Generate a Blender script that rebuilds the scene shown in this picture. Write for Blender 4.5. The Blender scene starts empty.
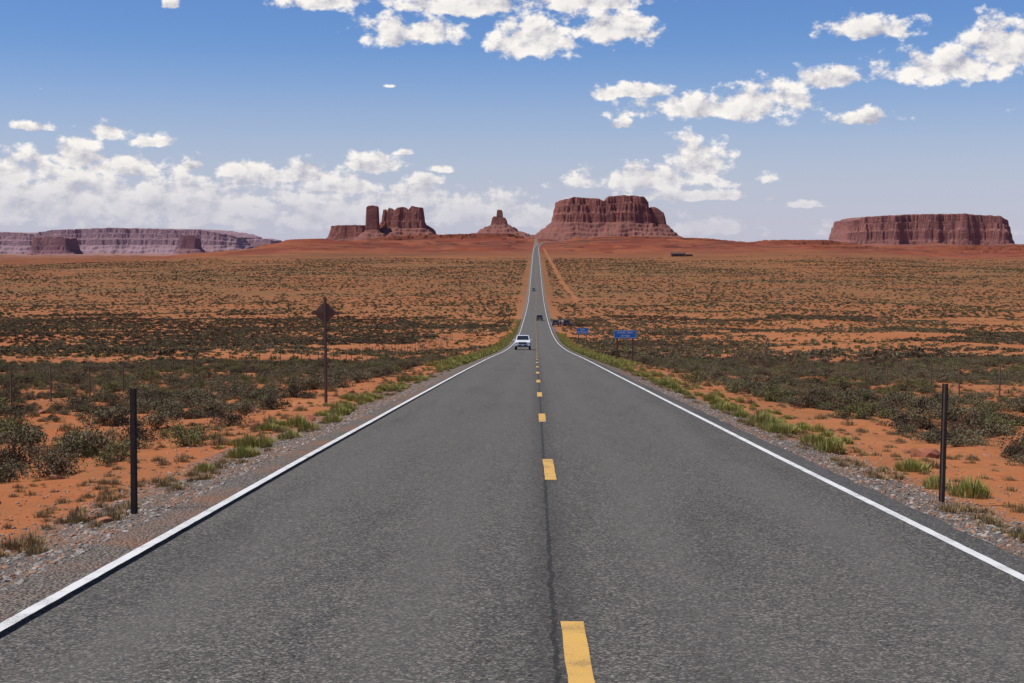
import bpy, bmesh, math, random
import numpy as np
from mathutils import Vector, Matrix, Euler
random.seed(7); rng=np.random.default_rng(11)
scene=bpy.context.scene
scene.view_settings.view_transform='Standard'; scene.view_settings.look='None'; scene.view_settings.exposure=0
F=1422.2; EYE=1.93
PITCH=math.atan((341.5-245)/F); YAW=math.atan(24/F)
# ---------------------------------------------------------------- camera
cd=bpy.data.cameras.new("camera"); cam=bpy.data.objects.new("camera",cd); scene.collection.objects.link(cam)
cd.lens=50; cd.sensor_width=36; cd.clip_start=0.1; cd.clip_end=90000
cam.location=(0,0,EYE); cam.rotation_euler=(math.pi/2-PITCH,0,YAW); scene.camera=cam
RM=cam.rotation_euler.to_matrix()
def ray(px,py):
    return (RM@Vector(((px-512)/F,(341.5-py)/F,-1))).normalized()
def at(px,py,Y):
    d=ray(px,py); t=Y/d.y
    return (d.x*t, EYE+d.z*t)
# ---------------------------------------------------------------- noise
def _h(ix,iy,seed):
    h=(ix.astype(np.int64)*374761393+iy.astype(np.int64)*668265263+seed*1274126177)&0xffffffff
    h=((h^(h>>13))*1274126177)&0xffffffff
    h=h^(h>>16)
    return (h&0xffff)/65535.0*2*np.pi
def perlin(x,y,seed=0):
    x=np.asarray(x,float); y=np.asarray(y,float)
    xi=np.floor(x); yi=np.floor(y); fx=x-xi; fy=y-yi
    u=fx*fx*fx*(fx*(fx*6-15)+10); v=fy*fy*fy*(fy*(fy*6-15)+10)
    def g(ox,oy):
        a=_h(xi+ox,yi+oy,seed); return np.cos(a)*(fx-ox)+np.sin(a)*(fy-oy)
    a=g(0,0)*(1-u)+g(1,0)*u; b=g(0,1)*(1-u)+g(1,1)*u
    return (a*(1-v)+b*v)*1.5
def fbm(x,y,o=4,seed=0,r=.5):
    s=0;a=1;t=0
    for i in range(o):
        s=s+a*perlin(x*2**i+i*17.3,y*2**i-i*9.1,seed+i); t+=a; a*=r
    return s/t*1.4
def sm(t): 
    t=np.clip(t,0,1); return t*t*(3-2*t)
def pchip(tab):
    X=np.array([a for a,b in tab],float); Yv=np.array([b for a,b in tab],float)
    h=np.diff(X); d=np.diff(Yv)/h; m=np.zeros_like(X); m[0]=d[0]; m[-1]=d[-1]
    for i in range(1,len(X)-1):
        if d[i-1]*d[i]>0:
            w1=2*h[i]+h[i-1]; w2=h[i]+2*h[i-1]; m[i]=(w1+w2)/(w1/d[i-1]+w2/d[i])
    def f(x):
        x=np.clip(np.asarray(x,float),X[0],X[-1]); i=np.clip(np.searchsorted(X,x)-1,0,len(X)-2)
        t=(x-X[i])/h[i]
        return ((2*t**3-3*t**2+1)*Yv[i]+(t**3-2*t**2+t)*h[i]*m[i]+(-2*t**3+3*t**2)*Yv[i+1]+(t**3-t**2)*h[i]*m[i+1])
    return f
near=[(-300,-16.7),(0,1.93),(100,8.13),(180,13.2),(250,17.0),(320,19.9),(432,22.9),(560,25.4),(692,26.8)]
cC=pchip(near+[(860,25.6),(1040,22.4),(1500,15.3),(2076,7.6),(3000,0.6),(3600,-5),(4200,-11),(5000,-14),(6000,-10),(8000,10),(40000,60)])
cL=pchip(near+[(1040,26.5),(2000,34),(4000,54),(8000,72),(12000,84),(40000,110)])
cR=pchip(near+[(1040,24),(2000,24),(4000,16),(8000,4),(12000,0),(40000,0)])
xc=pchip([(-300,.3),(0,.28),(9.4,.245),(19.6,.19),(30,.15),(74,.08),(180,.1),(432,0),(700,.1),(1040,0),(2076,0),(3000,4),(3600,15),(4000,36),(4400,70),(5200,130),(40000,200)])
def ground(x,y):
    x=np.asarray(x,float); y=np.asarray(y,float)
    r=np.abs(x-xc(y)); 
    wl=sm((-x-300)/500); wr=sm((x-250)/800)*(1-wl)
    z=EYE-(cC(y)*(1-wl-wr)+cL(y)*wl+cR(y)*wr)
    z=z-0.04-0.00006*np.abs(y)-0.12*sm((r-4.0)/1.3)-0.5*sm((r-5)/9)
    z=z+fbm(x/55,y/70,3,3)*1.1*sm((r-8)/45)
    z=z+fbm(x/420,y/500,3,5)*5*sm((r-30)/400)*sm((y-200)/1500)
    z=z+fbm(x/3.1,y/3.1,4,8)*0.16*sm((r-4.9)/3)
    z=z+perlin(x/.5,y/.5,9)*0.02*sm((r-4.2)/1)*(np.abs(y)<80)
    z=z+np.maximum(0,fbm(x/300,y/500,4,21))*16*sm((y-3300)/1500)*sm((r-60)/150)*(y<14000)
    q=fbm(x/260,y/420,4,51)*sm((r-14)/60)*sm((y-1500)/900)*(y<9000)*(1-.6*wr)
    st=4.0+y*.0008; tr=q*19; tq=np.floor(tr/st)*st; fr=(tr-tq)/st
    z=z+.25*tr+.75*(tq+st*sm((fr-.3)/.25))*sm((y-1500)/900)*sm((r-14)/60)*(y<9000)
    return z
def grid_mesh(name,X,Y,Z,mat,smooth=True):
    nr,nc=X.shape
    co=np.stack([X,Y,Z],-1).reshape(-1,3)
    me=bpy.data.meshes.new(name)
    idx=np.arange(nr*nc).reshape(nr,nc)
    q=np.stack([idx[:-1,:-1],idx[:-1,1:],idx[1:,1:],idx[1:,:-1]],-1).reshape(-1,4)
    me.vertices.add(len(co)); me.vertices.foreach_set("co",co.ravel())
    me.loops.add(q.size); me.loops.foreach_set("vertex_index",q.ravel().astype(np.int32))
    me.polygons.add(len(q)); me.polygons.foreach_set("loop_start",np.arange(0,q.size,4,dtype=np.int32))
    me.update(calc_edges=True); me.validate()
    me.polygons.foreach_set("use_smooth",np.full(len(q),smooth))
    me.materials.append(mat)
    ob=bpy.data.objects.new(name,me); scene.collection.objects.link(ob); return ob
# ---------------------------------------------------------------- node helper
class NT:
    def __init__(s,tree): s.t=tree; s.n=tree.nodes; s.l=tree.links
    def new(s,ty,**k):
        n=s.n.new(ty)
        for a,b in k.items(): setattr(n,a,b)
        return n
    def put(s,sock,v):
        if isinstance(v,bpy.types.NodeSocket): s.l.new(v,sock)
        elif v is not None:
            if sock.type=='RGBA' and len(v)==3: v=(*v,1)
            sock.default_value=v
    def m(s,op,a,b=None,c=None,clamp=False):
        n=s.new('ShaderNodeMath',operation=op,use_clamp=clamp)
        for i,v in enumerate((a,b,c)):
            if v is not None: s.put(n.inputs[i],v)
        return n.outputs[0]
    def vm(s,op,a,b=None,c=None):
        n=s.new('ShaderNodeVectorMath',operation=op)
        for i,v in enumerate((a,b,c)):
            if v is not None: s.put(n.inputs[i],v)
        return n.outputs['Value'] if op in('LENGTH','DOT_PRODUCT','DISTANCE') else n.outputs[0]
    def mix(s,f,a,b,bt='MIX'):
        n=s.new('ShaderNodeMix',data_type='RGBA',blend_type=bt)
        s.put(n.inputs[0],f); s.put(n.inputs[6],a); s.put(n.inputs[7],b); return n.outputs[2]
    def noise(s,vec,scale,detail=4,rough=.55,dist=0):
        n=s.new('ShaderNodeTexNoise'); s.put(n.inputs['Vector'],vec)
        n.inputs['Scale'].default_value=scale; n.inputs['Detail'].default_value=detail
        n.inputs['Roughness'].default_value=rough; n.inputs['Distortion'].default_value=dist
        return n.outputs[0]
    def noisec(s,vec,scale,detail=4):
        n=s.new('ShaderNodeTexNoise'); s.put(n.inputs['Vector'],vec)
        n.inputs['Scale'].default_value=scale; n.inputs['Detail'].default_value=detail
        return n.outputs[1]
    def vor(s,vec,scale,out=0,feature='F1'):
        n=s.new('ShaderNodeTexVoronoi',feature=feature); s.put(n.inputs['Vector'],vec); n.inputs['Scale'].default_value=scale
        return n.outputs[out]
    def ss(s,v,a,b,lo=0.,hi=1.):
        n=s.new('ShaderNodeMapRange',interpolation_type='SMOOTHSTEP'); s.put(n.inputs[0],v)
        n.inputs[1].default_value=a; n.inputs[2].default_value=b; n.inputs[3].default_value=lo; n.inputs[4].default_value=hi
        return n.outputs[0]
    def sep(s,v):
        n=s.new('ShaderNodeSeparateXYZ'); s.put(n.inputs[0],v); return n.outputs
    def comb(s,x,y,z):
        n=s.new('ShaderNodeCombineXYZ')
        for i,v in enumerate((x,y,z)): s.put(n.inputs[i],v)
        return n.outputs[0]
def mat(name,rough=.9,spec=.2):
    m=bpy.data.materials.new(name); m.use_nodes=True; t=NT(m.node_tree)
    b=t.n['Principled BSDF']; b.inputs['Roughness'].default_value=rough
    b.inputs['Specular IOR Level'].default_value=spec
    return m,t,b
def bump(t,b,h,strength=.5,dist=.1):
    n=t.new('ShaderNodeBump'); n.inputs['Strength'].default_value=strength; n.inputs['Distance'].default_value=dist
    t.put(n.inputs['Height'],h); t.l.new(n.outputs[0],b.inputs['Normal'])
def plain(name,col,rough=.6,spec=.3,metal=0,var=.25,scale=6):
    m,t,b=mat(name,rough,spec); b.inputs['Metallic'].default_value=metal
    tc=t.new('ShaderNodeTexCoord').outputs['Object']
    n=t.noise(tc,scale,4,.6)
    t.put(b.inputs['Base Color'],t.mix(n,tuple(c*(1-var) for c in col),tuple(min(1,c*(1+var)) for c in col)))
    return m
# ---------------------------------------------------------------- materials
def ground_mat():
    m,t,b=mat("desert_soil",.95,.1)
    P=t.new('ShaderNodeNewGeometry').outputs['Position']; x,y,z=t.sep(P)
    r=t.m('ABSOLUTE',x)
    n1=t.noise(P,.045,4,.6); n2=t.noise(P,.5,5,.65); n3=t.noise(P,7,4,.65)
    soil=t.mix(t.ss(n1,.35,.65),(.39,.128,.044),(.44,.17,.065))
    soil=t.mix(t.ss(n2,.45,.7,0,.8),soil,(.31,.09,.036))
    soil=t.mix(t.ss(n3,.5,.75,0,.8),soil,(.22,.072,.032))
    g=t.m('MULTIPLY',t.ss(n2,.38,.62),t.ss(n3,.38,.58))
    soil=t.mix(t.m('MULTIPLY',g,.5),soil,(.30,.165,.066))
    far=t.ss(y,250.,900.)
    nf=t.noise(t.vm('MULTIPLY',P,(.006,.012,0)),1,5,.7)
    ns=t.noise(t.vm('MULTIPLY',P,(.16,.12,0)),1,4,.75)
    plainc=t.mix(t.ss(nf,.38,.62),(.33,.122,.046),(.235,.12,.047))
    plainc=t.mix(t.ss(ns,.42,.62,0,.7),plainc,(.135,.078,.036))
    soil=t.mix(far,soil,plainc)
    nr=t.noise(t.vm('MULTIPLY',P,(.006,.004,.03)),1,5,.75)
    red=t.mix(t.ss(nr,.42,.58),(.215,.052,.028),(.28,.088,.042))
    red=t.mix(t.ss(t.noise(t.vm('MULTIPLY',P,(.002,.012,.1)),1,5,.7),.49,.57,0,.75),red,(.105,.042,.028))
    lat=t.ss(x,-900.,-300.)
    rf=t.m('MULTIPLY',t.ss(t.m('ADD',y,t.m('MULTIPLY',t.m('SUBTRACT',nf,.5),1800.)),1300.,2300.),t.m('MULTIPLY_ADD',lat,.45,.55))
    soil=t.mix(rf,soil,red)
    soil=t.mix(t.ss(y,5000.,12000.,0,.6),soil,(.37,.22,.19))  # aerial haze painted into the far soil's base colour
    vn=t.new('ShaderNodeTexVoronoi'); t.put(vn.inputs['Vector'],P); vn.inputs['Scale'].default_value=34
    vd=vn.outputs[0]; gv=t.sep(vn.outputs[1])[0]
    grav=t.mix(gv,(.12,.105,.09),(.38,.33,.28))
    grav=t.mix(t.ss(vd,.35,.6,0,.7),grav,(.09,.07,.055))
    grav=t.mix(t.ss(n2,.42,.7,0,.7),grav,(.34,.16,.085))
    edge=t.m('ADD',r,t.m('MULTIPLY',t.m('SUBTRACT',n2,.5),2.0))
    gm=t.ss(edge,4.8,5.5,1.,0.)
    col=t.mix(gm,soil,grav)
    t.put(b.inputs['Base Color'],col)
    hb=t.m('ADD',t.m('MULTIPLY',n3,.5),t.m('MULTIPLY',t.m('SUBTRACT',1.,vd),gm))
    bump(t,b,hb,.8,.05)
    return m
def asphalt_mat():
    m,t,b=mat("asphalt",.9,.12)
    P=t.new('ShaderNodeNewGeometry').outputs['Position']; x,y,z=t.sep(P)
    n=t.noise(P,90,2,.85); nb=t.noise(t.vm('MULTIPLY',P,(1.2,.12,1)),1,5,.65)
    sp=t.sep(t.vor(P,60,1))[0]; sp2=t.sep(t.vor(P,26,1))[0]
    c=t.mix(t.ss(n,.32,.68),(.036,.033,.029),(.182,.168,.146))
    c=t.mix(t.ss(sp,.74,.92,0,.75),c,(.34,.31,.265))
    c=t.mix(t.ss(sp,.0,.28,.8,0),c,(.019,.018,.017))
    c=t.mix(t.ss(sp2,.86,.97,0,.3),c,(.30,.275,.235))
    c=t.mix(t.ss(nb,.35,.7,0,.35),c,(.15,.138,.121))
    c=t.mix(t.ss(nb,.5,.3,0,.25),c,(.055,.052,.047))
    xr=t.m('ABSOLUTE',t.m('SUBTRACT',x,.15)); w=t.m('ABSOLUTE',t.m('SUBTRACT',t.m('ABSOLUTE',t.m('SUBTRACT',xr,1.85)),.85))
    c=t.mix(t.ss(w,.0,.55,.25,0),c,(.158,.147,.13))
    cn=t.noise(t.vm('MULTIPLY',P,(0,2.2,0)),1,6,.75)
    cx=t.m('SUBTRACT',x,t.m('ADD',.12,t.m('MULTIPLY',t.m('SUBTRACT',cn,.5),.14)))
    jw=t.m('ADD',-.008,t.m('MULTIPLY',t.noise(P,6,4,.7),.05))
    j=t.m('LESS_THAN',t.m('ABSOLUTE',cx),jw)
    c=t.mix(t.m('MULTIPLY',j,.65),c,(.02,.02,.02))
    c=t.mix(t.ss(t.m('ABSOLUTE',cx),.0,.35,.35,0),c,(.04,.038,.036))
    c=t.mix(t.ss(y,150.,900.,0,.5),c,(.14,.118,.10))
    t.put(b.inputs['Base Color'],c)
    bump(t,b,t.m('ADD',n,t.m('MULTIPLY',sp,.6)),.8,.01)
    return m
def paint_mat(name,col,wear=.5):
    m,t,b=mat(name,.7,.3)
    P=t.new('ShaderNodeNewGeometry').outputs['Position']
    n=t.noise(P,90,4,.8); n2=t.noise(P,2.5,5,.7)
    c=t.mix(t.ss(n2,.4,.75,0,.35),col,tuple(c*.55 for c in col))
    k=t.m('ADD',t.m('MULTIPLY',n,.7),t.m('MULTIPLY',n2,.3))
    c=t.mix(t.ss(k,.52,.60,0,wear),c,(.10,.095,.09))
    t.put(b.inputs['Base Color'],c); bump(t,b,n,.5,.006); return m
def rock_mat(name,haze,hz,c1=(.185,.046,.033),c2=(.29,.09,.06),tal=(.225,.068,.042)):
    m,t,b=mat(name,.95,.1)
    G=t.new('ShaderNodeNewGeometry'); P=G.outputs['Position']; N=G.outputs['Normal']
    nz=t.sep(N)[2]
    st=t.noise(t.vm('MULTIPLY',P,(.0012,.0012,.06)),1,5,.7)
    vs=t.noise(t.vm('MULTIPLY',P,(.022,.014,.004)),1,4,.65)
    c=t.mix(t.ss(st,.38,.62),c1,c2)
    c=t.mix(t.ss(vs,.47,.65,0,.6),c,(.085,.028,.022))
    ta=t.mix(t.noise(t.vm('MULTIPLY',P,(.02,.02,.02)),1,5,.7),tuple(q*.55 for q in tal),tuple(q*1.3 for q in tal))
    ta=t.mix(t.ss(t.noise(t.vm('MULTIPLY',P,(.003,.003,.11)),1,4,.6),.50,.57,0,.7),ta,(.10,.036,.026))
    c=t.mix(t.ss(nz,.45,.75),c,ta)
    c=t.mix(haze,c,hz)  # distance haze blended straight into the rock's base colour
    t.put(b.inputs['Base Color'],c)
    bump(t,b,t.noise(t.vm('MULTIPLY',P,(.04,.04,.09)),1,4,.7),.45,10)
    return m
M_ground=ground_mat(); M_asph=asphalt_mat()
M_white=paint_mat("white_road_paint",(.76,.75,.71),.8); M_yel=paint_mat("yellow_road_paint",(.70,.41,.10),.8)
# ---------------------------------------------------------------- terrain
ys=list(np.arange(-80,3,1.0)); y=3.0
while y<40000: ys.append(y); y+=max(.14,(.0125 if y<1200 or y>9000 else .006)*y)
ys=np.array(ys)
xs=[0,1.,2.,3.,3.6]; x=3.9
while x<26000: xs.append(x); x+=max(.16,.026*x)
xs=np.array(sorted(set([-a for a in xs]+xs)))
X,Y=np.meshgrid(xs,ys); Z=ground(X,Y)
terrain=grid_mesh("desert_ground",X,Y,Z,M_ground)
# ---------------------------------------------------------------- road
def road_z(y): return EYE-cC(y)
ry=ys[ys<6000]
offs=np.array([-4.12,-4.05,-3,-2,-1,0,1,2,3,3.95,4.02])
RX,RY=np.meshgrid(offs,ry); RXX=RX+xc(RY)[...]
ej=fbm(RY/1.1,RX*0,4,31)*.10
RXX=RXX+np.where(np.abs(RX)>3.9,ej,0)
RZ=road_z(RY)+np.where(np.abs(RX)>4.0,-.05,0)
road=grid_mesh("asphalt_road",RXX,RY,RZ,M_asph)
def lift(y): return .004+.00002*np.maximum(y,0)
for nm,o in (("edge_line",-3.74),("edge_line",3.6)):
    w=.05
    wo=np.array([-w,w]); LX,LY=np.meshgrid(wo,ry); wob=perlin(LY/9,LY*0,5)*.014
    wid=1+np.maximum(0,LY)/900
    edgej=perlin(LY/.3,LX*40,6)*.006
    e=grid_mesh("white_edge_line",LX*wid+edgej+o+xc(LY)+wob,LY,road_z(LY)+lift(LY),M_white)
vs=[];fs=[]
k=-5
while True:
    e=9.35+12.19*k; s=e-3.05; k+=1
    if s>1500: break
    seg=np.linspace(s,e,9); w=.075*(1+max(0,s)/1500); b0=len(vs)
    for q in seg:
        zc=float(road_z(q)+lift(q)); c=float(xc(q))
        vs+=[(c-w+random.uniform(-.005,.005),q,zc),(c+w+random.uniform(-.005,.005),q,zc)]
    for i in range(8): fs.append((b0+2*i,b0+2*i+1,b0+2*i+3,b0+2*i+2))
me=bpy.data.meshes.new("yellow_centre_line"); me.from_pydata(vs,[],fs); me.materials.append(M_yel)
ob=bpy.data.objects.new("yellow_centre_line",me); scene.collection.objects.link(ob)
ty=np.geomspace(420,2300,160); tw=np.linspace(-1,1,7); TX,TY=np.meshgrid(tw,ty)
cxl=np.interp(TY,[420,600,1000,1800,2300],[24,21,17,13,12])+perlin(TY/90,TY*0,4)*1.2
TXX=cxl+TX*(1.1+TY/1900)
M_dirt=plain("dirt_track_soil",(.33,.135,.055),.95,.1,0,.35,.25)
grid_mesh("dirt_track",TXX,TY,ground(TXX,TY)+.12+TY*.0003,M_dirt)
# ---------------------------------------------------------------- mesas
def mesa(name,Yd,pieces,base_py,m,slope=.75,seed=1,ledge=True,rough=1.0):
    s=Yd/F; pl=[]
    for p in pieces:
        prof=p['top']; x0=at(prof[0][0],245,Yd)[0]; x1=at(prof[-1][0],245,Yd)[0]
        tx=[at(a,b,Yd)[0] for a,b in prof]; tz=[at(a,b,Yd)[1] for a,b in prof]
        fz=at(prof[0][0],p['foot'],Yd)[1]
        pl.append((x0,x1,tx,tz,fz,p.get('depth',(x1-x0)*.3),p.get('yo',0)))
    bz=at(512,base_py,Yd)[1]
    mx=max(p[4]-bz for p in pl)/slope+s*12
    xa=min(p[0] for p in pl)-mx; xb=max(p[1] for p in pl)+mx
    dmax=max(p[5]+abs(p[6]) for p in pl)
    gu=np.arange(xa,xb,s*.55); gv=np.arange(Yd-dmax-mx,Yd+dmax+mx*.5,s*.9)
    U,V=np.meshgrid(gu,gv); H=np.full(U.shape,bz-60.)
    for (x0,x1,tx,tz,fz,dep,yo) in pl:
        cx=(x0+x1)/2; hw=(x1-x0)/2; rr=min(hw,dep)*.35
        qx=np.abs(U-cx)-hw+rr; qy=np.abs(V-Yd-yo)-dep+rr
        sd=np.hypot(np.maximum(qx,0),np.maximum(qy,0))+np.minimum(np.maximum(qx,qy),0)-rr
        k=min(1,hw/(30*s))**1.5
        nz=(fbm(U/(s*22),V/(s*22),4,seed)*s*8*k+np.abs(perlin(U/(s*5),V/(s*5),seed+9))*s*1.6*k*(.3+.7*sm(perlin(U/(s*30),V/(s*30),seed+2)+.5)))*rough
        edge=sd+(nz-s*1.5*k)*np.clip(1-(np.maximum(0,np.abs(U-cx)-hw+s*5)/(s*6)),.1,1)
        top=np.interp(U,tx,tz)+fbm(U/(s*7),V/(s*7),3,seed+4)*s*1.0
        cl=top-fz; tt=-edge/s
        if ledge: f=.34*sm(tt/.8)+.12*sm((tt-1.6)/1.4)+.24*sm((tt-2.8*k)/.7)+.30*sm((tt-5.0*k)/.8)
        else: f=sm(tt/1.0)
        gul=fbm(U/(s*7),V/(s*20),3,seed+7)*s*1.6
        tal=fz-np.maximum(edge,0)*slope*(1.1-.35*sm(edge/mx))+gul*sm(edge/(s*4))
        tw_=s*4.2; ph=fbm(U/(s*25),V/(s*25),2,seed+3)*s*2
        ter=np.floor((tal+ph)/tw_)*tw_; fr=(tal+ph-ter)/tw_; tal=tal*.5+.5*(ter-ph+tw_*sm((fr-.25)/.5))
        h=np.where(edge<0,fz+cl*f,tal)
        H=np.maximum(H,h)
    return grid_mesh(name,U,V,H,m,False)
R_c=rock_mat("sandstone",.34,(.32,.19,.175)); R_l=rock_mat("sandstone_hazed",.42,(.33,.20,.19)); R_f=rock_mat("sandstone_distant_hazed",.85,(.33,.225,.25)); R_f2=rock_mat("sandstone_distant_dark_hazed",.75,(.25,.15,.17))
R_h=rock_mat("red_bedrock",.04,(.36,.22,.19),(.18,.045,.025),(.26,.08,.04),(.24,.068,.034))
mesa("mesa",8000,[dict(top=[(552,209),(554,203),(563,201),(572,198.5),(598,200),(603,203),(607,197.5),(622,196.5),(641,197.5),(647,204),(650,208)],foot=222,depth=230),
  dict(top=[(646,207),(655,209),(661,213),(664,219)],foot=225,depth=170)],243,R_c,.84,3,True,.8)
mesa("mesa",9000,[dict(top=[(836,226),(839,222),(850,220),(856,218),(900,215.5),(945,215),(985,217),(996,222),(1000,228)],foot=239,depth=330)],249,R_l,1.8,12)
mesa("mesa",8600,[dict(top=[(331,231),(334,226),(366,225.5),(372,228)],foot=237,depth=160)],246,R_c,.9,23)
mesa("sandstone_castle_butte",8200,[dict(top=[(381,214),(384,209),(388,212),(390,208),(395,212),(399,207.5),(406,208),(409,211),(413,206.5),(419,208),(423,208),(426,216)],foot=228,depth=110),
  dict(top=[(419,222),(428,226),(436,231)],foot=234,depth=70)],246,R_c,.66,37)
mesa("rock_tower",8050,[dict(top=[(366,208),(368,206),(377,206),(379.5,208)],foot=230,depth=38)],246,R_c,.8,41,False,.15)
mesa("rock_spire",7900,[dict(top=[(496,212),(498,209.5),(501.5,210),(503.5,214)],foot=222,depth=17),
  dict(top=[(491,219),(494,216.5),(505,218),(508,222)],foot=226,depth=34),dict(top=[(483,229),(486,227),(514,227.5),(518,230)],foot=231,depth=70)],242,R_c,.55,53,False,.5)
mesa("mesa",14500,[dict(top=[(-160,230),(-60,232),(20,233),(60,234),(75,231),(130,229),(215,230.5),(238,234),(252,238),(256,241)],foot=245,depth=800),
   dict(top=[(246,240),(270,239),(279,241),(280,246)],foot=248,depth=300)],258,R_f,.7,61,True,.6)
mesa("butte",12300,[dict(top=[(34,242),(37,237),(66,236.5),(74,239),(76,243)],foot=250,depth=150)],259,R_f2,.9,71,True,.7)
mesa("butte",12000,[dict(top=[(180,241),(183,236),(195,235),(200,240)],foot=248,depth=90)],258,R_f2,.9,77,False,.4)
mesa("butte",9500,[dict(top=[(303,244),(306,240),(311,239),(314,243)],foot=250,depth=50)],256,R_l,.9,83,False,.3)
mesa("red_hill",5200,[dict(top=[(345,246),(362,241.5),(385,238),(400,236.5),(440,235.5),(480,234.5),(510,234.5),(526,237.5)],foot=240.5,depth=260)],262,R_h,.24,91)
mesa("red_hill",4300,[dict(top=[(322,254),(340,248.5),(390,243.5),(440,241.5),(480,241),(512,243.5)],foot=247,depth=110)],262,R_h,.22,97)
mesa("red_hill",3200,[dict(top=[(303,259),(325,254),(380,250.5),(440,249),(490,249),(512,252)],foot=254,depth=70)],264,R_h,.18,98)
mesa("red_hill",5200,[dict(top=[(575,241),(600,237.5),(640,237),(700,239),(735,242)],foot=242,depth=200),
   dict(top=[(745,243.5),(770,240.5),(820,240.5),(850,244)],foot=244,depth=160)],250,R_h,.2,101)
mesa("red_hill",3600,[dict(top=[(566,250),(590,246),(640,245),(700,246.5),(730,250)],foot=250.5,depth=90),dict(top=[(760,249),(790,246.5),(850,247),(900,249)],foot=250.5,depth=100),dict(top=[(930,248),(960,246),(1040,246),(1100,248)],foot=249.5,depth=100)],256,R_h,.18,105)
# ---------------------------------------------------------------- plants
def leaf_mat(name,a,b_,c=None):
    m,t,b=mat(name,.85,.15)
    oi=t.new('ShaderNodeObjectInfo').outputs['Random']
    t.put(b.inputs['Base Color'],t.mix(oi,a,b_)); return m
L_green=leaf_mat("weed_leaf",(.22,.23,.045),(.33,.30,.08)); L_green2=leaf_mat("weed_stalk",(.40,.36,.12),(.46,.37,.15))
L_sage=leaf_mat("sage_leaf",(.11,.095,.052),(.185,.15,.082)); L_sage2=leaf_mat("sage_pale",(.18,.155,.088),(.24,.195,.115))
L_dark=leaf_mat("dark_leaf",(.065,.048,.032),(.11,.072,.044)); L_stem=leaf_mat("woody_stem",(.12,.08,.05),(.18,.11,.07))
L_olive=leaf_mat("olive_leaf",(.13,.13,.045),(.19,.175,.065))
L_straw=leaf_mat("straw",(.34,.22,.09),(.44,.28,.12))
def raw_obj(name,vs,fs,mi,mats):
    me=bpy.data.meshes.new(name); me.from_pydata(vs,[],fs)
    for m in mats: me.materials.append(m)
    me.polygons.foreach_set("material_index",mi); return bpy.data.objects.new(name,me)
def bush(name,seed,n,lsz,mats,flat=.75,clumps=9,stems=25):
    r=random.Random(seed); vs=[];fs=[];mi=[]
    cl=[]
    for i in range(clumps):
        a=r.uniform(0,6.28); q=r.uniform(0,.62)**.8; cl.append((q*math.cos(a),q*math.sin(a),r.uniform(.18,.62)*flat*(1.1-q*.6),r.uniform(.2,.38)))
    for i in range(n):
        c=r.choice(cl); d=Vector((r.gauss(0,1),r.gauss(0,1),r.gauss(0,1))).normalized()*c[3]*(r.random()**.35)
        p=Vector((c[0]+d.x,c[1]+d.y,max(.02,c[2]+d.z*.8)))
        u=Vector((r.gauss(0,1),r.gauss(0,1),r.gauss(.6,1))).normalized(); w=u.cross(Vector((r.gauss(0,1),r.gauss(0,1),r.gauss(0,1)))).normalized()
        L=lsz*r.uniform(.6,1.5); b=len(vs)
        vs+=[p-w*L*.35,p+w*L*.35,p+u*L]; fs.append((b,b+1,b+2)); mi.append(0 if r.random()<.75 else 1)
    for i in range(stems):
        c=r.choice(cl); e=Vector((c[0],c[1],c[2]))+Vector((r.uniform(-.2,.2),r.uniform(-.2,.2),r.uniform(0,.25)))
        b=len(vs); w=Vector((e.y,-e.x,0)).normalized()*.014
        vs+=[-w,w,Vector(e)]; fs.append((b,b+1,b+2)); mi.append(2)
    return raw_obj(name,vs,fs,mi,mats)
def tuft(name,seed,n,mats,spread=.55,h=.9,w=.018,lean0=1.):
    r=random.Random(seed); vs=[];fs=[];mi=[]
    for i in range(n):
        a=r.uniform(0,6.28); q=r.random()**.6*spread*.6; b0=Vector((q*math.cos(a),q*math.sin(a),0))
        a2=a+r.gauss(0,.8); l=h*r.uniform(.35,1.1)*(1.05-.45*(q/spread/.6)**2); lean=lean0*r.uniform(.0,.6)*(q/spread+.3)
        d=Vector((math.cos(a2)*lean,math.sin(a2)*lean,1)).normalized()
        mid=b0+d*l*.55; tip=b0+d*l+Vector((math.cos(a2)*r.uniform(-.5,1),math.sin(a2)*r.uniform(-.5,1),-.1))*l*.12
        s=Vector((-math.sin(a2),math.cos(a2),r.uniform(-.3,.3)))*w*r.uniform(.7,1.5); k=len(vs)
        vs+=[b0-s,b0+s,mid+s,mid-s,tip]; fs+=[(k,k+1,k+2,k+3),(k+3,k+2,k+4)]; m=0 if r.random()<.6 else 1; mi+=[m,m]
    return raw_obj(name,vs,fs,mi,mats)
src={
 'weedA':tuft("weed_a",1,520,[L_green,L_green2],.9,.9,.014,1.5), 'weedB':tuft("weed_b",2,620,[L_green,L_green2],1.05,.8,.014,1.5),
 'weedL':tuft("weed_l",3,80,[L_green,L_green2],.9,.8,.06),
 'sageA':bush("sage_a",4,1400,.055,[L_sage,L_sage2,L_stem]),'sageB':bush("sage_b",5,1500,.05,[L_sage,L_sage2,L_stem],.65,12),
 'sageL':bush("sage_l",6,120,.22,[L_sage,L_sage2,L_stem],.7,8,0),
 'oliveA':bush("olive_a",14,1500,.055,[L_olive,L_sage,L_stem],.8,10),'oliveL':bush("olive_l",15,120,.22,[L_olive,L_sage,L_stem],.7,8,0),
 'darkA':bush("dark_a",7,1300,.055,[L_dark,L_sage,L_stem],.65,10,70),'darkL':bush("dark_l",8,120,.22,[L_dark,L_sage,L_stem],.6,8,0),
 'strawA':tuft("straw_a",9,240,[L_straw,L_sage2],.8,.6,.012,1.4),'strawL':tuft("straw_l",10,50,[L_straw,L_sage2],.9,.6,.08)}
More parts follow.
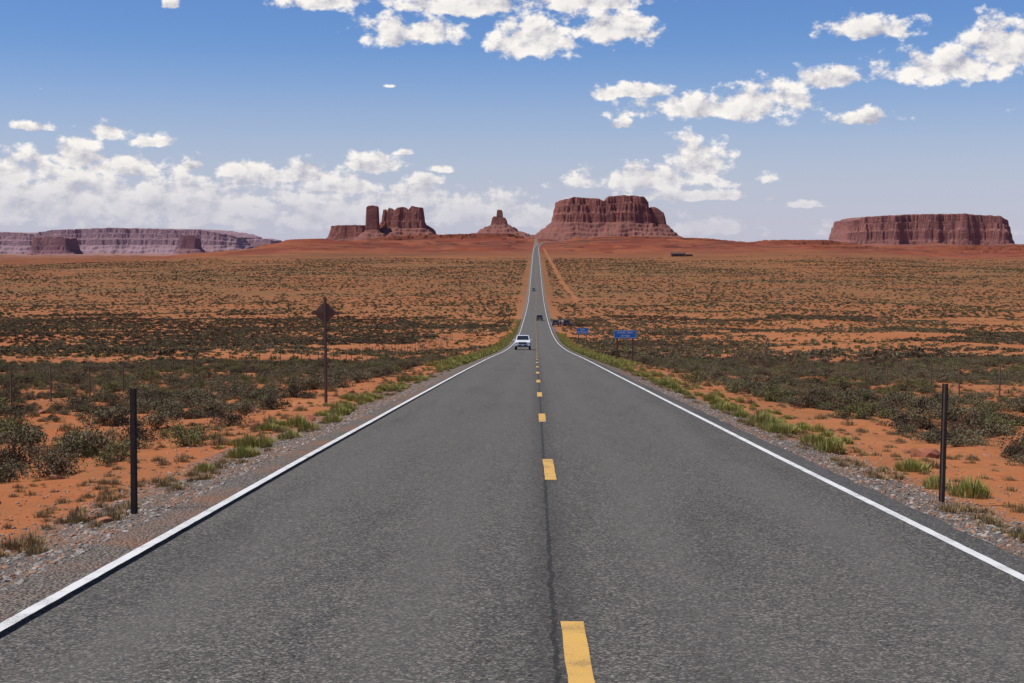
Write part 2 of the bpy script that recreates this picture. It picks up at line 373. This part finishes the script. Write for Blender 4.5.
def scatter(name,o,pts,scl,sz=None,tilt=0.):
    n=len(pts); 
    if n==0: return
    me=bpy.data.meshes.new(name); me.vertices.add(n); me.vertices.foreach_set("co",np.asarray(pts,dtype=np.float32).ravel())
    a=me.attributes.new("scl",'FLOAT_VECTOR','POINT'); sc=np.stack([scl*rng.uniform(.8,1.25,n),scl,scl*(sz if sz is not None else rng.uniform(.7,1.2,n))],-1); a.data.foreach_set("vector",sc.astype(np.float32).ravel())
    rt=np.stack([rng.uniform(-tilt,tilt,n),rng.uniform(-tilt,tilt,n),rng.uniform(0,6.283,n)],-1)
    a=me.attributes.new("rot",'FLOAT_VECTOR','POINT'); a.data.foreach_set("vector",rt.astype(np.float32).ravel())
    ob=bpy.data.objects.new(name,me); scene.collection.objects.link(ob)
    g=bpy.data.node_groups.new(name+"_instances",'GeometryNodeTree')
    g.interface.new_socket(name="Geometry",in_out='INPUT',socket_type='NodeSocketGeometry'); g.interface.new_socket(name="Geometry",in_out='OUTPUT',socket_type='NodeSocketGeometry')
    N=g.nodes; gi=N.new('NodeGroupInput'); go=N.new('NodeGroupOutput'); ip=N.new('GeometryNodeInstanceOnPoints'); oi=N.new('GeometryNodeObjectInfo'); oi.inputs['Object'].default_value=o
    try: oi.inputs['As Instance'].default_value=True
    except Exception: pass
    A=N.new('GeometryNodeInputNamedAttribute'); A.data_type='FLOAT_VECTOR'; A.inputs['Name'].default_value="scl"
    B=N.new('GeometryNodeInputNamedAttribute'); B.data_type='FLOAT_VECTOR'; B.inputs['Name'].default_value="rot"
    E=N.new('FunctionNodeEulerToRotation'); L=g.links
    L.new(gi.outputs[0],ip.inputs['Points']); L.new(oi.outputs['Geometry'],ip.inputs['Instance']); L.new(A.outputs[0],ip.inputs['Scale'])
    L.new(B.outputs[0],E.inputs[0]); L.new(E.outputs[0],ip.inputs['Rotation']); L.new(ip.outputs[0],go.inputs[0])
    md=ob.modifiers.new("scatter",'NODES'); md.node_group=g
    return ob
def wedge(n,y0,y1,rmin=7.0,slope=.44,pad=12):
    y=np.sqrt(rng.uniform(y0*y0,y1*y1,n)); x=rng.uniform(-1,1,n)*(slope*y+pad); k=np.abs(x)>rmin
    return x[k],y[k]
def pts_of(x,y,sink=.03): return np.stack([x,y,ground(x,y)-sink],-1)
def zone(nm,key,n,y0,y1,s0,s1,thr,seed,rmin=7.,fr=14,sz=None,bias=None):
    x,y=wedge(n,y0,y1,rmin); d=fbm(x/fr,y/(fr*1.4),3,seed)
    if bias is not None: d=d+bias(x,y)
    k=d>thr; x,y=x[k],y[k]
    scatter(nm,src[key],pts_of(x,y),s0+(s1-s0)*rng.random(len(x))**1.4)
def dband(x,y):
    a=sm((-x/y-.05)/.05)*sm((y-215)/50)*sm((470-y)/60)
    b=sm((x/y-.10)/.06)*sm((y-95)/20)*sm((165-y)/25)
    return a*.85+b*.45-.04
zone("sagebrush","sageA",4300,15,130,.30,.88,-.08,200,rmin=7.6)
zone("sagebrush","sageB",4300,15,130,.30,.9,-.02,201,rmin=7.6)
zone("dry_brush","darkA",5400,15,130,.26,.8,-.06,202,rmin=7.6,bias=dband)
zone("dry_grass","strawA",11000,9,130,.14,.42,-.1,203,rmin=5.6,fr=8)
zone("green_brush","oliveA",2600,17,130,.35,.85,.04,204,rmin=7.2)
zone("sagebrush","sageL",20000,130,480,.4,.95,-.1,205,fr=40)
zone("dry_brush","darkL",44000,130,520,.35,.95,.16,206,fr=45,bias=dband)
zone("dry_grass","strawL",16000,130,480,.25,.6,-.1,207,fr=30)
zone("green_brush","oliveL",10000,130,700,.4,1.0,.05,208,fr=50)
zone("sagebrush","sageL",38000,480,1500,.4,1.3,-.35,209,fr=110,rmin=9)
zone("dry_brush","darkL",30000,480,1600,.4,1.3,-.15,210,fr=130,rmin=9)
def near_bushes(key,lst,nm):
    P=np.array([[at(px,py,d)[0],d] for px,py,d,s in lst]); S=np.array([l[3] for l in lst]); scatter(nm,src[key],pts_of(P[:,0],P[:,1]),S,1.0)
near_bushes('oliveA',[(185,430,27,.62),(205,430,28.2,.55),(118,450,23,.55),(400,0,60,.6),(790,0,45,.7),(700,0,60,.9),(870,0,40,.6),(740,0,52,.8)],"green_brush")
near_bushes('sageA',[(20,0,29,.85),(60,0,25,.62),(150,0,34,.8),(240,0,38,.8),(95,0,38,.9),(1000,0,34,.8),(960,0,40,.9),(900,0,50,.9),(1040,0,28,.8),(255,0,45,.8)],"sagebrush")
near_bushes('darkA',[(5,0,24,.8),(48,0,22,.6),(130,0,29,.7),(225,0,33,.7),(290,0,48,.8),(980,0,36,.8),(850,0,58,1.),(820,0,68,1.),(930,0,45,.9)],"dry_brush")
def verge(key,n,y0,y1,o0,o1,s0,s1,thr,seed,nm="roadside_weeds"):
    y=np.exp(rng.uniform(math.log(y0),math.log(y1),n)); sgn=np.where(rng.random(n)<.5,-1,1)
    o=o0+(o1-o0)*rng.random(n)**1.3; x=sgn*o
    d=perlin(y/3.5+50,sgn*9.7,seed)+.004*np.minimum(y,250)+.16*(sgn>0)
    k=(d>thr)&~((y>330)&(y<420)&(sgn>0)); x,y,o=x[k],y[k],o[k]
    scatter(nm,src[key],pts_of(x,y),(s0+(s1-s0)*rng.random(len(x)))*(1-.25*(o-o0)/(o1-o0)))
verge('weedA',230,25,110,4.85,6.0,.16,.42,.16,300)
verge('weedB',230,25,110,4.85,6.3,.16,.42,.16,300)
verge('weedL',2200,90,450,4.6,7.0,.3,.55,-.3,301)
verge('strawA',1300,10,120,4.6,7.5,.10,.30,-.2,303,"dry_grass")
fx=np.array([-4.95,-4.9,-4.75,-4.8,-4.6,-4.9, 5.55,5.35,6.0,5.1,5.15,5.7,5.0,5.3]); fy=np.array([21.,23.5,29.5,27.5,32,35.5, 18.1,18.9,16.6,24.6,26.2,21.5,29.,32.])
scatter("roadside_weeds",src['weedB'],pts_of(fx,fy),np.array([.26,.34,.36,.30,.38,.4,.42,.32,.36,.42,.38,.32,.36,.4]),.95)
# ---------------------------------------------------------------- stones
def stone(name,seed,m):
    bm=bmesh.new(); bmesh.ops.create_icosphere(bm,subdivisions=2,radius=1); r=random.Random(seed)
    ax=[Vector((r.gauss(0,1),r.gauss(0,1),r.gauss(0,1))).normalized() for _ in range(9)]
    for v in bm.verts:
        c=v.co.copy()
        for a in ax:
            d=c.dot(a)
            if d>.62: c-=a*(d-.62)
        v.co=Vector((c.x*1.2,c.y,c.z*.65))
    me=bpy.data.meshes.new(name); bm.to_mesh(me); bm.free(); me.materials.append(m); return bpy.data.objects.new(name,me)
def smat(name,a,b_):
    m,t,b=mat(name,.9,.2); oi=t.new('ShaderNodeObjectInfo').outputs['Random']; t.put(b.inputs['Base Color'],t.mix(oi,a,b_)); return m
S1=stone("pebble_a",1,smat("grey_gravel",(.11,.10,.09),(.42,.37,.32))); S2=stone("pebble_b",2,smat("buff_gravel",(.24,.12,.07),(.42,.26,.17))); S3=stone("rock_a",3,smat("red_stone",(.28,.09,.05),(.38,.17,.10)))
def peb(nm,o,n,y0,y1,o0,o1,s0,s1):
    y=y0*(y1/y0)**rng.random(n); sg=np.where(rng.random(n)<.5,-1,1); x=sg*(o0+(o1-o0)*rng.random(n)**1.4)
    scatter(nm,o,pts_of(x,y,0.0),s0+(s1-s0)*rng.random(n)**3,None,.4)
peb("gravel",S1,16000,7,60,4.08,5.5,.008,.035); peb("gravel",S2,12000,7,60,4.15,6.6,.008,.035)
x,y=wedge(5000,9,140,5.2); scatter("red_rocks",S3,pts_of(x,y,0),.03+.18*rng.random(len(x))**5,None,.4)
scatter("red_rocks",S3,pts_of(np.array([-4.7,-4.95,6.6]),np.array([15.2,15.5,24.]),0),np.array([.12,.09,.3]),None,.3)
# ---------------------------------------------------------------- object helpers
def empty(name,loc,rz=0):
    e=bpy.data.objects.new(name,None); e.location=loc; e.rotation_euler=(0,0,rz); scene.collection.objects.link(e); return e
def part(name,parent,bm,m,bev=0,smooth=False):
    me=bpy.data.meshes.new(name); 
    if bev: bmesh.ops.bevel(bm,geom=list(bm.edges),offset=bev,segments=2,profile=.6,affect='EDGES',clamp_overlap=True)
    bmesh.ops.recalc_face_normals(bm,faces=bm.faces[:]); bm.to_mesh(me); bm.free(); me.materials.append(m)
    o=bpy.data.objects.new(name,me); scene.collection.objects.link(o); o.parent=parent; return o
def box(name,parent,c,s,m,bev=0,rot=None):
    bm=bmesh.new(); bmesh.ops.create_cube(bm,size=1); bmesh.ops.scale(bm,vec=s,verts=bm.verts)
    if rot: bmesh.ops.rotate(bm,matrix=Euler(rot).to_matrix(),verts=bm.verts)
    bmesh.ops.translate(bm,vec=c,verts=bm.verts); return part(name,parent,bm,m,bev)
def prism(name,parent,prof,w0,w1,m,bev=0,topz=None):
    bm=bmesh.new(); zs=[p[1] for p in prof]; z0,z1=min(zs),max(zs); A=[];B=[]
    for (yy,zz) in prof:
        w=w0+(w1-w0)*(zz-z0)/(z1-z0); A.append(bm.verts.new((-w,yy,zz))); B.append(bm.verts.new((w,yy,zz)))
    bm.faces.new(A); bm.faces.new(B[::-1]); n=len(prof)
    for i in range(n): bm.faces.new((A[i],A[(i+1)%n],B[(i+1)%n],B[i]))
    return part(name,parent,bm,m,bev)
def cyl(name,parent,c,r,h,m,axis='X',seg=28,bev=0):
    bm=bmesh.new(); bmesh.ops.create_cone(bm,cap_ends=True,segments=seg,radius1=r,radius2=r,depth=h)
    if axis=='X': bmesh.ops.rotate(bm,matrix=Matrix.Rotation(math.pi/2,3,'Y'),verts=bm.verts)
    if axis=='Y': bmesh.ops.rotate(bm,matrix=Matrix.Rotation(math.pi/2,3,'X'),verts=bm.verts)
    bmesh.ops.translate(bm,vec=c,verts=bm.verts); return part(name,parent,bm,m,bev)
M_glass=plain("tinted_glass",(.02,.024,.028),.08,.8,0,.1); M_tyre=plain("tyre_rubber",(.02,.02,.02),.85,.2); M_rim=plain("alloy",(.45,.45,.46),.35,.5,.8,.1)
M_blk=plain("black_trim",(.025,.025,.027),.5,.4); M_lamp=plain("headlamp_lens",(.75,.77,.8),.1,.8,0,.05); M_red=plain("tail_lamp",(.35,.02,.02),.2,.6,0,.1); M_plate=plain("number_plate",(.6,.58,.5),.5)
def suv(name,x,y,facing,paint,z=None):
    if z is None: z=float(road_z(y))
    sl=float(road_z(y+3)-road_z(y-3))/6
    e=empty(name,(x,y,z),0); e.rotation_euler=(math.atan(sl)*(1 if facing==0 else -1),0,facing)
    prism("body",e,[(-2.42,.42),(-2.50,.62),(-2.44,.95),(-2.30,1.06),(-1.20,1.16),(2.30,1.18),(2.44,1.0),(2.46,.5),(2.35,.38),(-2.3,.36)],.97,.90,paint,.05)
    prism("cabin",e,[(-1.22,1.14),(-.42,1.76),(-.1,1.82),(2.0,1.80),(2.2,1.72),(2.38,1.14)],.89,.70,paint,.04)
    bm=bmesh.new(); v=[bm.verts.new(p) for p in ((-.76,-1.13,1.235),(.76,-1.13,1.235),(.64,-.47,1.745),(-.64,-.47,1.745))]; bm.faces.new(v); part("windscreen",e,bm,M_glass)
    bm=bmesh.new(); v=[bm.verts.new(p) for p in ((-.74,2.385,1.24),(.74,2.385,1.24),(.63,2.225,1.68),(-.63,2.225,1.68))]; bm.faces.new(v); part("rear_window",e,bm,M_glass)
    for s in(-1,1):
        for i,(a,b_) in enumerate(((-.75,.28),(.36,1.25),(1.33,2.1))):
            t0=a+.45 if i==0 else a
            bm=bmesh.new(); v=[bm.verts.new(p) for p in ((s*.885,a,1.24),(s*.885,b_,1.24),(s*.745,b_-(.05 if i==2 else 0),1.70),(s*.745,t0,1.70))]; bm.faces.new(v); part("side_window_%d"%i,e,bm,M_glass)
        for yy in(-1.5,1.5):
            cyl("tyre",e,(s*.86,yy,.38),.385,.26,M_tyre,'X',28,.03); cyl("wheel_rim",e,(s*.97,yy,.38),.24,.06,M_rim,'X',16,.01)
            cyl("wheel_arch",e,(s*.93,yy,.42),.46,.09,M_blk,'X',28,.01)
        box("headlamp",e,(s*.72,-2.44,.88),(.38,.14,.17),M_lamp,.03); box("tail_lamp",e,(s*.82,2.43,1.0),(.16,.1,.36),M_red,.02)
        box("fog_lamp",e,(s*.72,-2.49,.55),(.16,.06,.08),M_lamp,.02)
        box("door_mirror",e,(s*1.06,-.82,1.24),(.2,.1,.15),paint,.03); box("roof_rail",e,(s*.6,.9,1.85),(.04,1.9,.04),M_blk,.01)
    box("grille",e,(0,-2.49,.86),(.98,.08,.24),M_blk,.02); box("bumper_intake",e,(0,-2.5,.54),(1.1,.06,.16),M_blk,.02); box("front_bumper",e,(0,-2.47,.45),(1.86,.14,.14),M_blk,.03)
    box("grille_bar",e,(0,-2.54,.88),(.9,.02,.03),M_rim); box("number_plate",e,(0,-2.54,.6),(.3,.02,.14),M_plate); box("rear_plate",e,(0,2.47,.75),(.3,.02,.14),M_plate); box("rear_bumper",e,(0,2.46,.5),(1.86,.14,.2),M_blk,.03)
    return e
suv("white_suv",-1.62,176,0,plain("white_car_paint",(.78,.79,.80),.25,.6,0,.03))
M_dk=plain("dark_car_paint",(.05,.05,.06),.3,.6,0,.1)
suv("dark_suv",1.1,430,math.pi,M_dk)
suv("grey_suv",-1.3,810,0,plain("grey_car_paint",(.12,.12,.13),.3,.6,0,.1))
suv("parked_suv",5.3,385,math.pi,M_dk,float(ground(5.3,385))); suv("parked_suv",7.9,392,math.pi+.2,plain("maroon_car_paint",(.07,.03,.03),.3,.6,0,.1),float(ground(7.9,392)))
M_post=plain("weathered_steel",(.085,.058,.045),.75,.3,.2,.5,14)
def uchan(name,parent,h,m,w=.08,z0=-.4):
    pr=[(-w/2,0),(-w*.28,0),(-w*.2,-.035),(w*.2,-.035),(w*.28,0),(w/2,0),(w/2,.006),(w*.24,.006),(w*.16,-.028),(-w*.16,-.028),(-w*.24,.006),(-w/2,.006)]
    bm=bmesh.new(); A=[bm.verts.new((a,b_,z0)) for a,b_ in pr]; B=[bm.verts.new((a,b_,h)) for a,b_ in pr]; n=len(pr)
    for i in range(n): bm.faces.new((A[i],A[(i+1)%n],B[(i+1)%n],B[i]))
    for T in (A,B):
        for q in ((0,1,10,11),(1,2,9,10),(2,3,8,9),(3,4,7,8),(4,5,6,7)): bm.faces.new([T[i] for i in q])
    return part(name,parent,bm,m)
for px,py,d,h in ((134,505,15.75,1.42),(942,490,17.1,1.44)):
    x0=at(px,py,d)[0]; e=empty("delineator_post",(x0,d,float(ground(x0,d))),.15); e.rotation_euler=(0,math.radians(.6),.12)
    uchan("steel_channel",e,h,M_post,.075)
    for k in range(10): cyl("bolt_hole_%d"%k,e,(0,-.0355,h-.06-.1*k),.008,.004,M_blk,'Y',10)
M_back=plain("weathered_plywood",(.17,.11,.085),.8,.2,.0,.4,5); M_yf=plain("yellow_sign_face",(.7,.4,.03),.4); M_sp=plain("brown_steel",(.15,.095,.07),.8,.2)
xs0=at(326,406,43)[0]; e=empty("diamond_warning_sign",(xs0,43,float(ground(xs0,43))),.06)
uchan("post",e,3.2,M_sp,.09)
def rot45(name,cy,s,th,m):
    bm=bmesh.new(); bmesh.ops.create_cube(bm,size=1); bmesh.ops.scale(bm,vec=(s,th,s),verts=bm.verts)
    ed=[x for x in bm.edges if abs(x.verts[0].co.y-x.verts[1].co.y)>th*.9]; bmesh.ops.bevel(bm,geom=ed,offset=.05,segments=4,affect='EDGES')
    bmesh.ops.rotate(bm,matrix=Matrix.Rotation(math.pi/4,3,'Y'),verts=bm.verts); bmesh.ops.translate(bm,vec=(0,cy,2.74),verts=bm.verts); return part(name,e,bm,m)
rot45("plate_back",.02,.50,.006,M_back); rot45("plate_face",.028,.50,.003,M_yf)
box("cross_brace",e,(0,.004,2.74),(.84,.02,.08),M_sp)
M_blue=plain("blue_sign_sheet",(.025,.15,.48),.45,.4,0,.1); M_wht=plain("white_legend",(.75,.77,.8),.5); M_wood=plain("timber_post",(.10,.065,.05),.9)
def guide(px,d,pw,ph,zb,lines):
    x0=at(px,340,d)[0]; e=empty("blue_guide_sign",(x0,d,float(ground(x0,d))),-.04)
    for s in(-1,1): box("post",e,(s*pw*.34,0.05,(zb+ph*.75)/2-.2),(.12,.07,zb+ph*.75+.4),M_wood,.008)
    box("panel",e,(0,0,zb+ph/2),(pw,.012,ph),M_blue)
    for nm,c,s in (("border_top",(0,-.008,zb+ph-.04),(pw-.08,.002,.02)),("border_bottom",(0,-.008,zb+.04),(pw-.08,.002,.02)),("border_left",(-pw/2+.04,-.008,zb+ph/2),(.02,.002,ph-.11)),("border_right",(pw/2-.04,-.008,zb+ph/2),(.02,.002,ph-.11))): box(nm,e,c,s,M_wht)
    for i,l in enumerate(lines):
        c=bpy.data.curves.new("legend","FONT"); c.body=l; c.size=ph*.32; c.align_x='CENTER'; c.align_y='CENTER'; c.extrude=.001; c.materials.append(M_wht)
        o=bpy.data.objects.new("legend_%d"%i,c); scene.collection.objects.link(o); o.parent=e; o.rotation_euler=(math.pi/2,0,0); o.location=(0,-.01,zb+ph*(.70-.40*i))
guide(625,112,1.8,.64,1.8,["SCENIC VIEW","1/2 MILE"]); guide(582.5,240,2.0,1.0,1.9,["PARK","ENTRANCE"])
def fence(sx):
    e=empty("wire_fence",(0,0,0)); bm=bmesh.new(); ps=[]
    yy=18.
    while yy<300:
        xx=sx+random.uniform(-.1,.1); z=float(ground(xx,yy)); ps.append((xx,yy,z)); 
        r=bmesh.ops.create_cone(bm,cap_ends=True,segments=6,radius1=.034,radius2=.028,depth=1.65); bmesh.ops.translate(bm,vec=(xx,yy,z+.48),verts=r['verts']); yy+=4.2+random.uniform(-.4,.4)
    part("posts",e,bm,M_sp)
    bm=bmesh.new()
    for h in(.3,.6,.9,1.2):
        for a,b_ in zip(ps[:-1],ps[1:]):
            A=Vector(a)+Vector((0,0,h)); B=Vector(b_)+Vector((0,0,h)); w=Vector((0,0,.0045)); q=Vector((.0045,0,0))
            v=[bm.verts.new(p) for p in (A-w,A+q,A+w,B-w,B+q,B+w)]
            bm.faces.new((v[0],v[1],v[4],v[3])); bm.faces.new((v[1],v[2],v[5],v[4])); bm.faces.new((v[2],v[0],v[3],v[5]))
    part("wires",e,bm,M_sp)
fence(-17.5); fence(16.5)
def person(x,y,rz,shirt,trouser,h=1.75,arm=.1):
    z=float(ground(x,y)); k=h/1.75
    P=[(0,0,.95),(0,0,1.2),(0,0,1.42),(0,0,1.5),(0,-.01,1.6),(0,-.01,1.72),(-.1,0,.9),(-.11,-.01,.5),(-.12,.02,.07),(-.12,-.12,.04),(.1,0,.9),(.12,-.03,.5),(.14,0,.07),(.14,-.14,.04),
       (-.19,0,1.4),(-.25-arm,0,1.13),(-.24-arm,-.08,.88),(-.24-arm,-.1,.79),(.19,0,1.4),(.25,0,1.13),(.22,-.12,.9),(.2,-.16,.82)]
    E=[(0,1),(1,2),(2,3),(3,4),(4,5),(0,6),(6,7),(7,8),(8,9),(0,10),(10,11),(11,12),(12,13),(2,14),(14,15),(15,16),(16,17),(2,18),(18,19),(19,20),(20,21)]
    R=[.15,.14,.15,.06,.1,.07,.1,.07,.05,.04,.1,.07,.05,.04,.065,.05,.04,.04,.065,.05,.04,.04]
    me=bpy.data.meshes.new("person"); me.from_pydata([tuple(c*k for c in p) for p in P],E,[]); o=bpy.data.objects.new("person",me); scene.collection.objects.link(o)
    o.modifiers.new("skin",'SKIN'); 
    for i,r in enumerate(R):
        sv=me.skin_vertices[0].data[i]; sv.radius=(r*k,r*k*.8); sv.use_root=(i==0)
    o.modifiers.new("sub",'SUBSURF').render_levels=1
    m,t,b=mat("clothing",.9,.1); zz=t.sep(t.new('ShaderNodeTexCoord').outputs['Object'])[2]
    c=t.mix(t.m('GREATER_THAN',zz,.95*k),trouser,shirt); c=t.mix(t.m('GREATER_THAN',zz,1.46*k),c,(.35,.2,.14)); c=t.mix(t.m('GREATER_THAN',zz,1.64*k),c,(.03,.02,.015))
    t.put(b.inputs['Base Color'],c); me.materials.append(m); o.location=(x,y,z); o.rotation_euler=(0,0,rz)
for i,(xx,c) in enumerate(((6.6,(.05,.05,.07)),(9.3,(.06,.1,.2)))): person(xx,380-i*3,i*2.+.4,c,(.03,.035,.06),1.7+.05*i)
x0,_=at(678,268,1650); bz=float(ground(x0,1650)); e=empty("ranch_shed",(x0,1650,bz),.1)
M_shed=plain("shed_wall",(.14,.09,.07),.9); M_roof=plain("shed_roof",(.08,.06,.055),.8)
box("walls",e,(0,0,1.4),(16,6,3.2),M_shed); prism("roof",e,[(-3.6,3.0),(0,4.6),(3.6,3.0)],8.6,8.6,M_roof); box("door",e,(-3,-3.02,1.1),(2.4,.05,2.6),M_roof); box("window",e,(3,-3.02,1.8),(1.6,.05,1),M_glass)
box("lean_to",e,(13,0,1.0),(7,5,2.4),M_shed); box("lean_to_roof",e,(13,0,2.35),(7.6,5.6,.25),M_roof)
# ---------------------------------------------------------------- light and sky
SEL=math.radians(60); SAZ=math.radians(-100)
S=Vector((math.sin(SAZ)*math.cos(SEL),math.cos(SAZ)*math.cos(SEL),math.sin(SEL)))
sl=bpy.data.lights.new("sun",'SUN'); sl.energy=4.1; sl.angle=math.radians(.5); sl.color=(1,.94,.85)
so=bpy.data.objects.new("sun",sl); scene.collection.objects.link(so); so.rotation_euler=S.to_track_quat('Z','Y').to_euler(); so.location=(0,0,50)
w=bpy.data.worlds.new("sky"); scene.world=w; w.use_nodes=True; t=NT(w.node_tree); bg=t.n['Background']; bg.inputs['Strength'].default_value=.1
try: w.cycles.sampling_method='MANUAL'; w.cycles.sample_map_resolution=256
except Exception: pass
st=t.new('ShaderNodeTexSky',sky_type='NISHITA'); st.sun_disc=False; st.sun_elevation=SEL; st.sun_rotation=SAZ; st.altitude=1600; st.air_density=1.0; st.dust_density=.6; st.ozone_density=2.5
clouds=[(325,3,50,13),(412,32,56,20),(470,4,90,16),(535,38,48,34),(612,28,46,24),(590,0,80,16),(866,30,46,16),(950,68,78,22),(1012,48,50,34),(828,80,40,14),
 (700,108,78,18),(764,104,42,26),(632,92,46,10),(866,118,32,9),(650,180,90,17),(700,166,38,28),(680,197,75,8),(30,127,24,7),(115,134,22,11),(153,141,20,10),
 (375,164,34,14),(280,174,80,13),(340,186,60,12),(78,156,26,20),(120,168,50,16),(405,152,14,5),(446,171,12,5),(430,182,20,7),(194,168,14,6),
 (50,200,150,40),(200,207,130,34),(330,212,90,28),(15,172,55,22),(410,198,50,18),(470,212,90,22),(712,228,44,13),(805,204,16,5),(168,3,10,8),(388,88,7,3),(622,122,10,8),(560,218,110,16),(900,232,110,10),
 (-150,120,110,40),(1190,120,100,30)]
G=t.new('ShaderNodeTexCoord').outputs['Generated']; gx,gy,gz=t.sep(G)
az=t.m('ARCTAN2',gx,gy); el=t.m('ARCSINE',gz); uv=t.comb(az,el,0.)
A0,A1=-.55,.60; K=1.7
items=[]
for (cx,cy,hw,hh) in clouds:
    d=ray(cx,cy); a=math.atan2(d.x,d.y); e_=math.asin(d.z)-.15*hh/F; wa=hw/F*1.15; items.append((a,e_,wa,hh/F*1.25))
items.sort(key=lambda i:i[0]-K*i[2])
bands=[]
for it in items:
    for b_ in bands:
        if len(b_)<10 and b_[-1][0]+K*b_[-1][2]+.002<it[0]-K*it[2]: b_.append(it); break
    else: bands.append([it])
wv=t.vm('MULTIPLY',t.vm('SUBTRACT',t.noisec(uv,30,3),(.5,.5,.5)),(.022,.011,0)); uvw=t.vm('ADD',uv,wv)
wx,wy,_=t.sep(uvw); fac=t.m('DIVIDE',t.m('SUBTRACT',wx,A0),A1-A0)
acc=None
for b_ in bands:
    r=t.new('ShaderNodeValToRGB'); cr=r.color_ramp; cr.interpolation='LINEAR'
    stops=[]
    for (a,e_,wa,ha) in b_:
        for (p,v) in ((a-K*wa,0.),(a,1.),(a+K*wa,0.)): stops.append(((p-A0)/(A1-A0),(v,(e_+.05)/.5,ha/.1,1)))
    stops=[(min(max(p,0),1),c) for p,c in stops]
    while len(cr.elements)<len(stops): cr.elements.new(.5)
    for i,(p,c) in enumerate(stops): cr.elements[i].position=p
    for i,(p,c) in enumerate(stops): cr.elements[i].color=c
    t.put(r.inputs[0],fac); R_,G_,B_=t.sep(r.outputs[0])
    cel=t.m('MULTIPLY_ADD',G_,.5,-.05); dy=t.m('DIVIDE',t.m('SUBTRACT',wy,cel),t.m('MULTIPLY',B_,.1))
    dy=t.m('MAXIMUM',dy,t.m('MULTIPLY',dy,-2.2)); dx=t.m('MULTIPLY_ADD',R_,-K,K)
    L=t.m('SQRT',t.m('MULTIPLY_ADD',dx,dx,t.m('MULTIPLY',dy,dy)))
    acc=L if acc is None else t.m('MINIMUM',acc,L)
msk=t.m('MAXIMUM',t.m('SUBTRACT',1.,acc),-.7)
sc=t.vm('MULTIPLY',uv,(1,1.35,1))
n0=t.noise(sc,52,8,.6); n1=t.noise(t.vm('ADD',sc,(-.004,.009,0)),52,4,.6)
d0=t.m('SUBTRACT',t.m('MULTIPLY_ADD',t.m('SUBTRACT',n0,.5),2.8,msk),.08)
alpha=t.ss(d0,-.06,.42)
lit=t.m('ADD',.70,t.m('MULTIPLY',t.m('SUBTRACT',n0,n1),3.4),clamp=True)
lit=t.m('MULTIPLY',lit,t.ss(d0,.3,1.1,1.,.78))
cc=t.mix(lit,(4.6,4.6,5.4),(10.2,9.7,9.1))
tint=t.mix(t.ss(el,.0,.17),(.84,.88,1.02),(.60,.78,1.08))
skyc=t.mix(1.,st.outputs[0],tint,'MULTIPLY')
skyc=t.mix(t.ss(el,-.02,.15,.95,0.),skyc,(5.1,5.1,6.3))
cc=t.mix(t.ss(el,0.,.08,.55,0.),cc,(5.8,5.7,6.5))
final=t.mix(t.m('MULTIPLY',alpha,t.ss(el,-.005,.055,.3,.97)),skyc,cc)
t.put(bg.inputs['Color'],final)
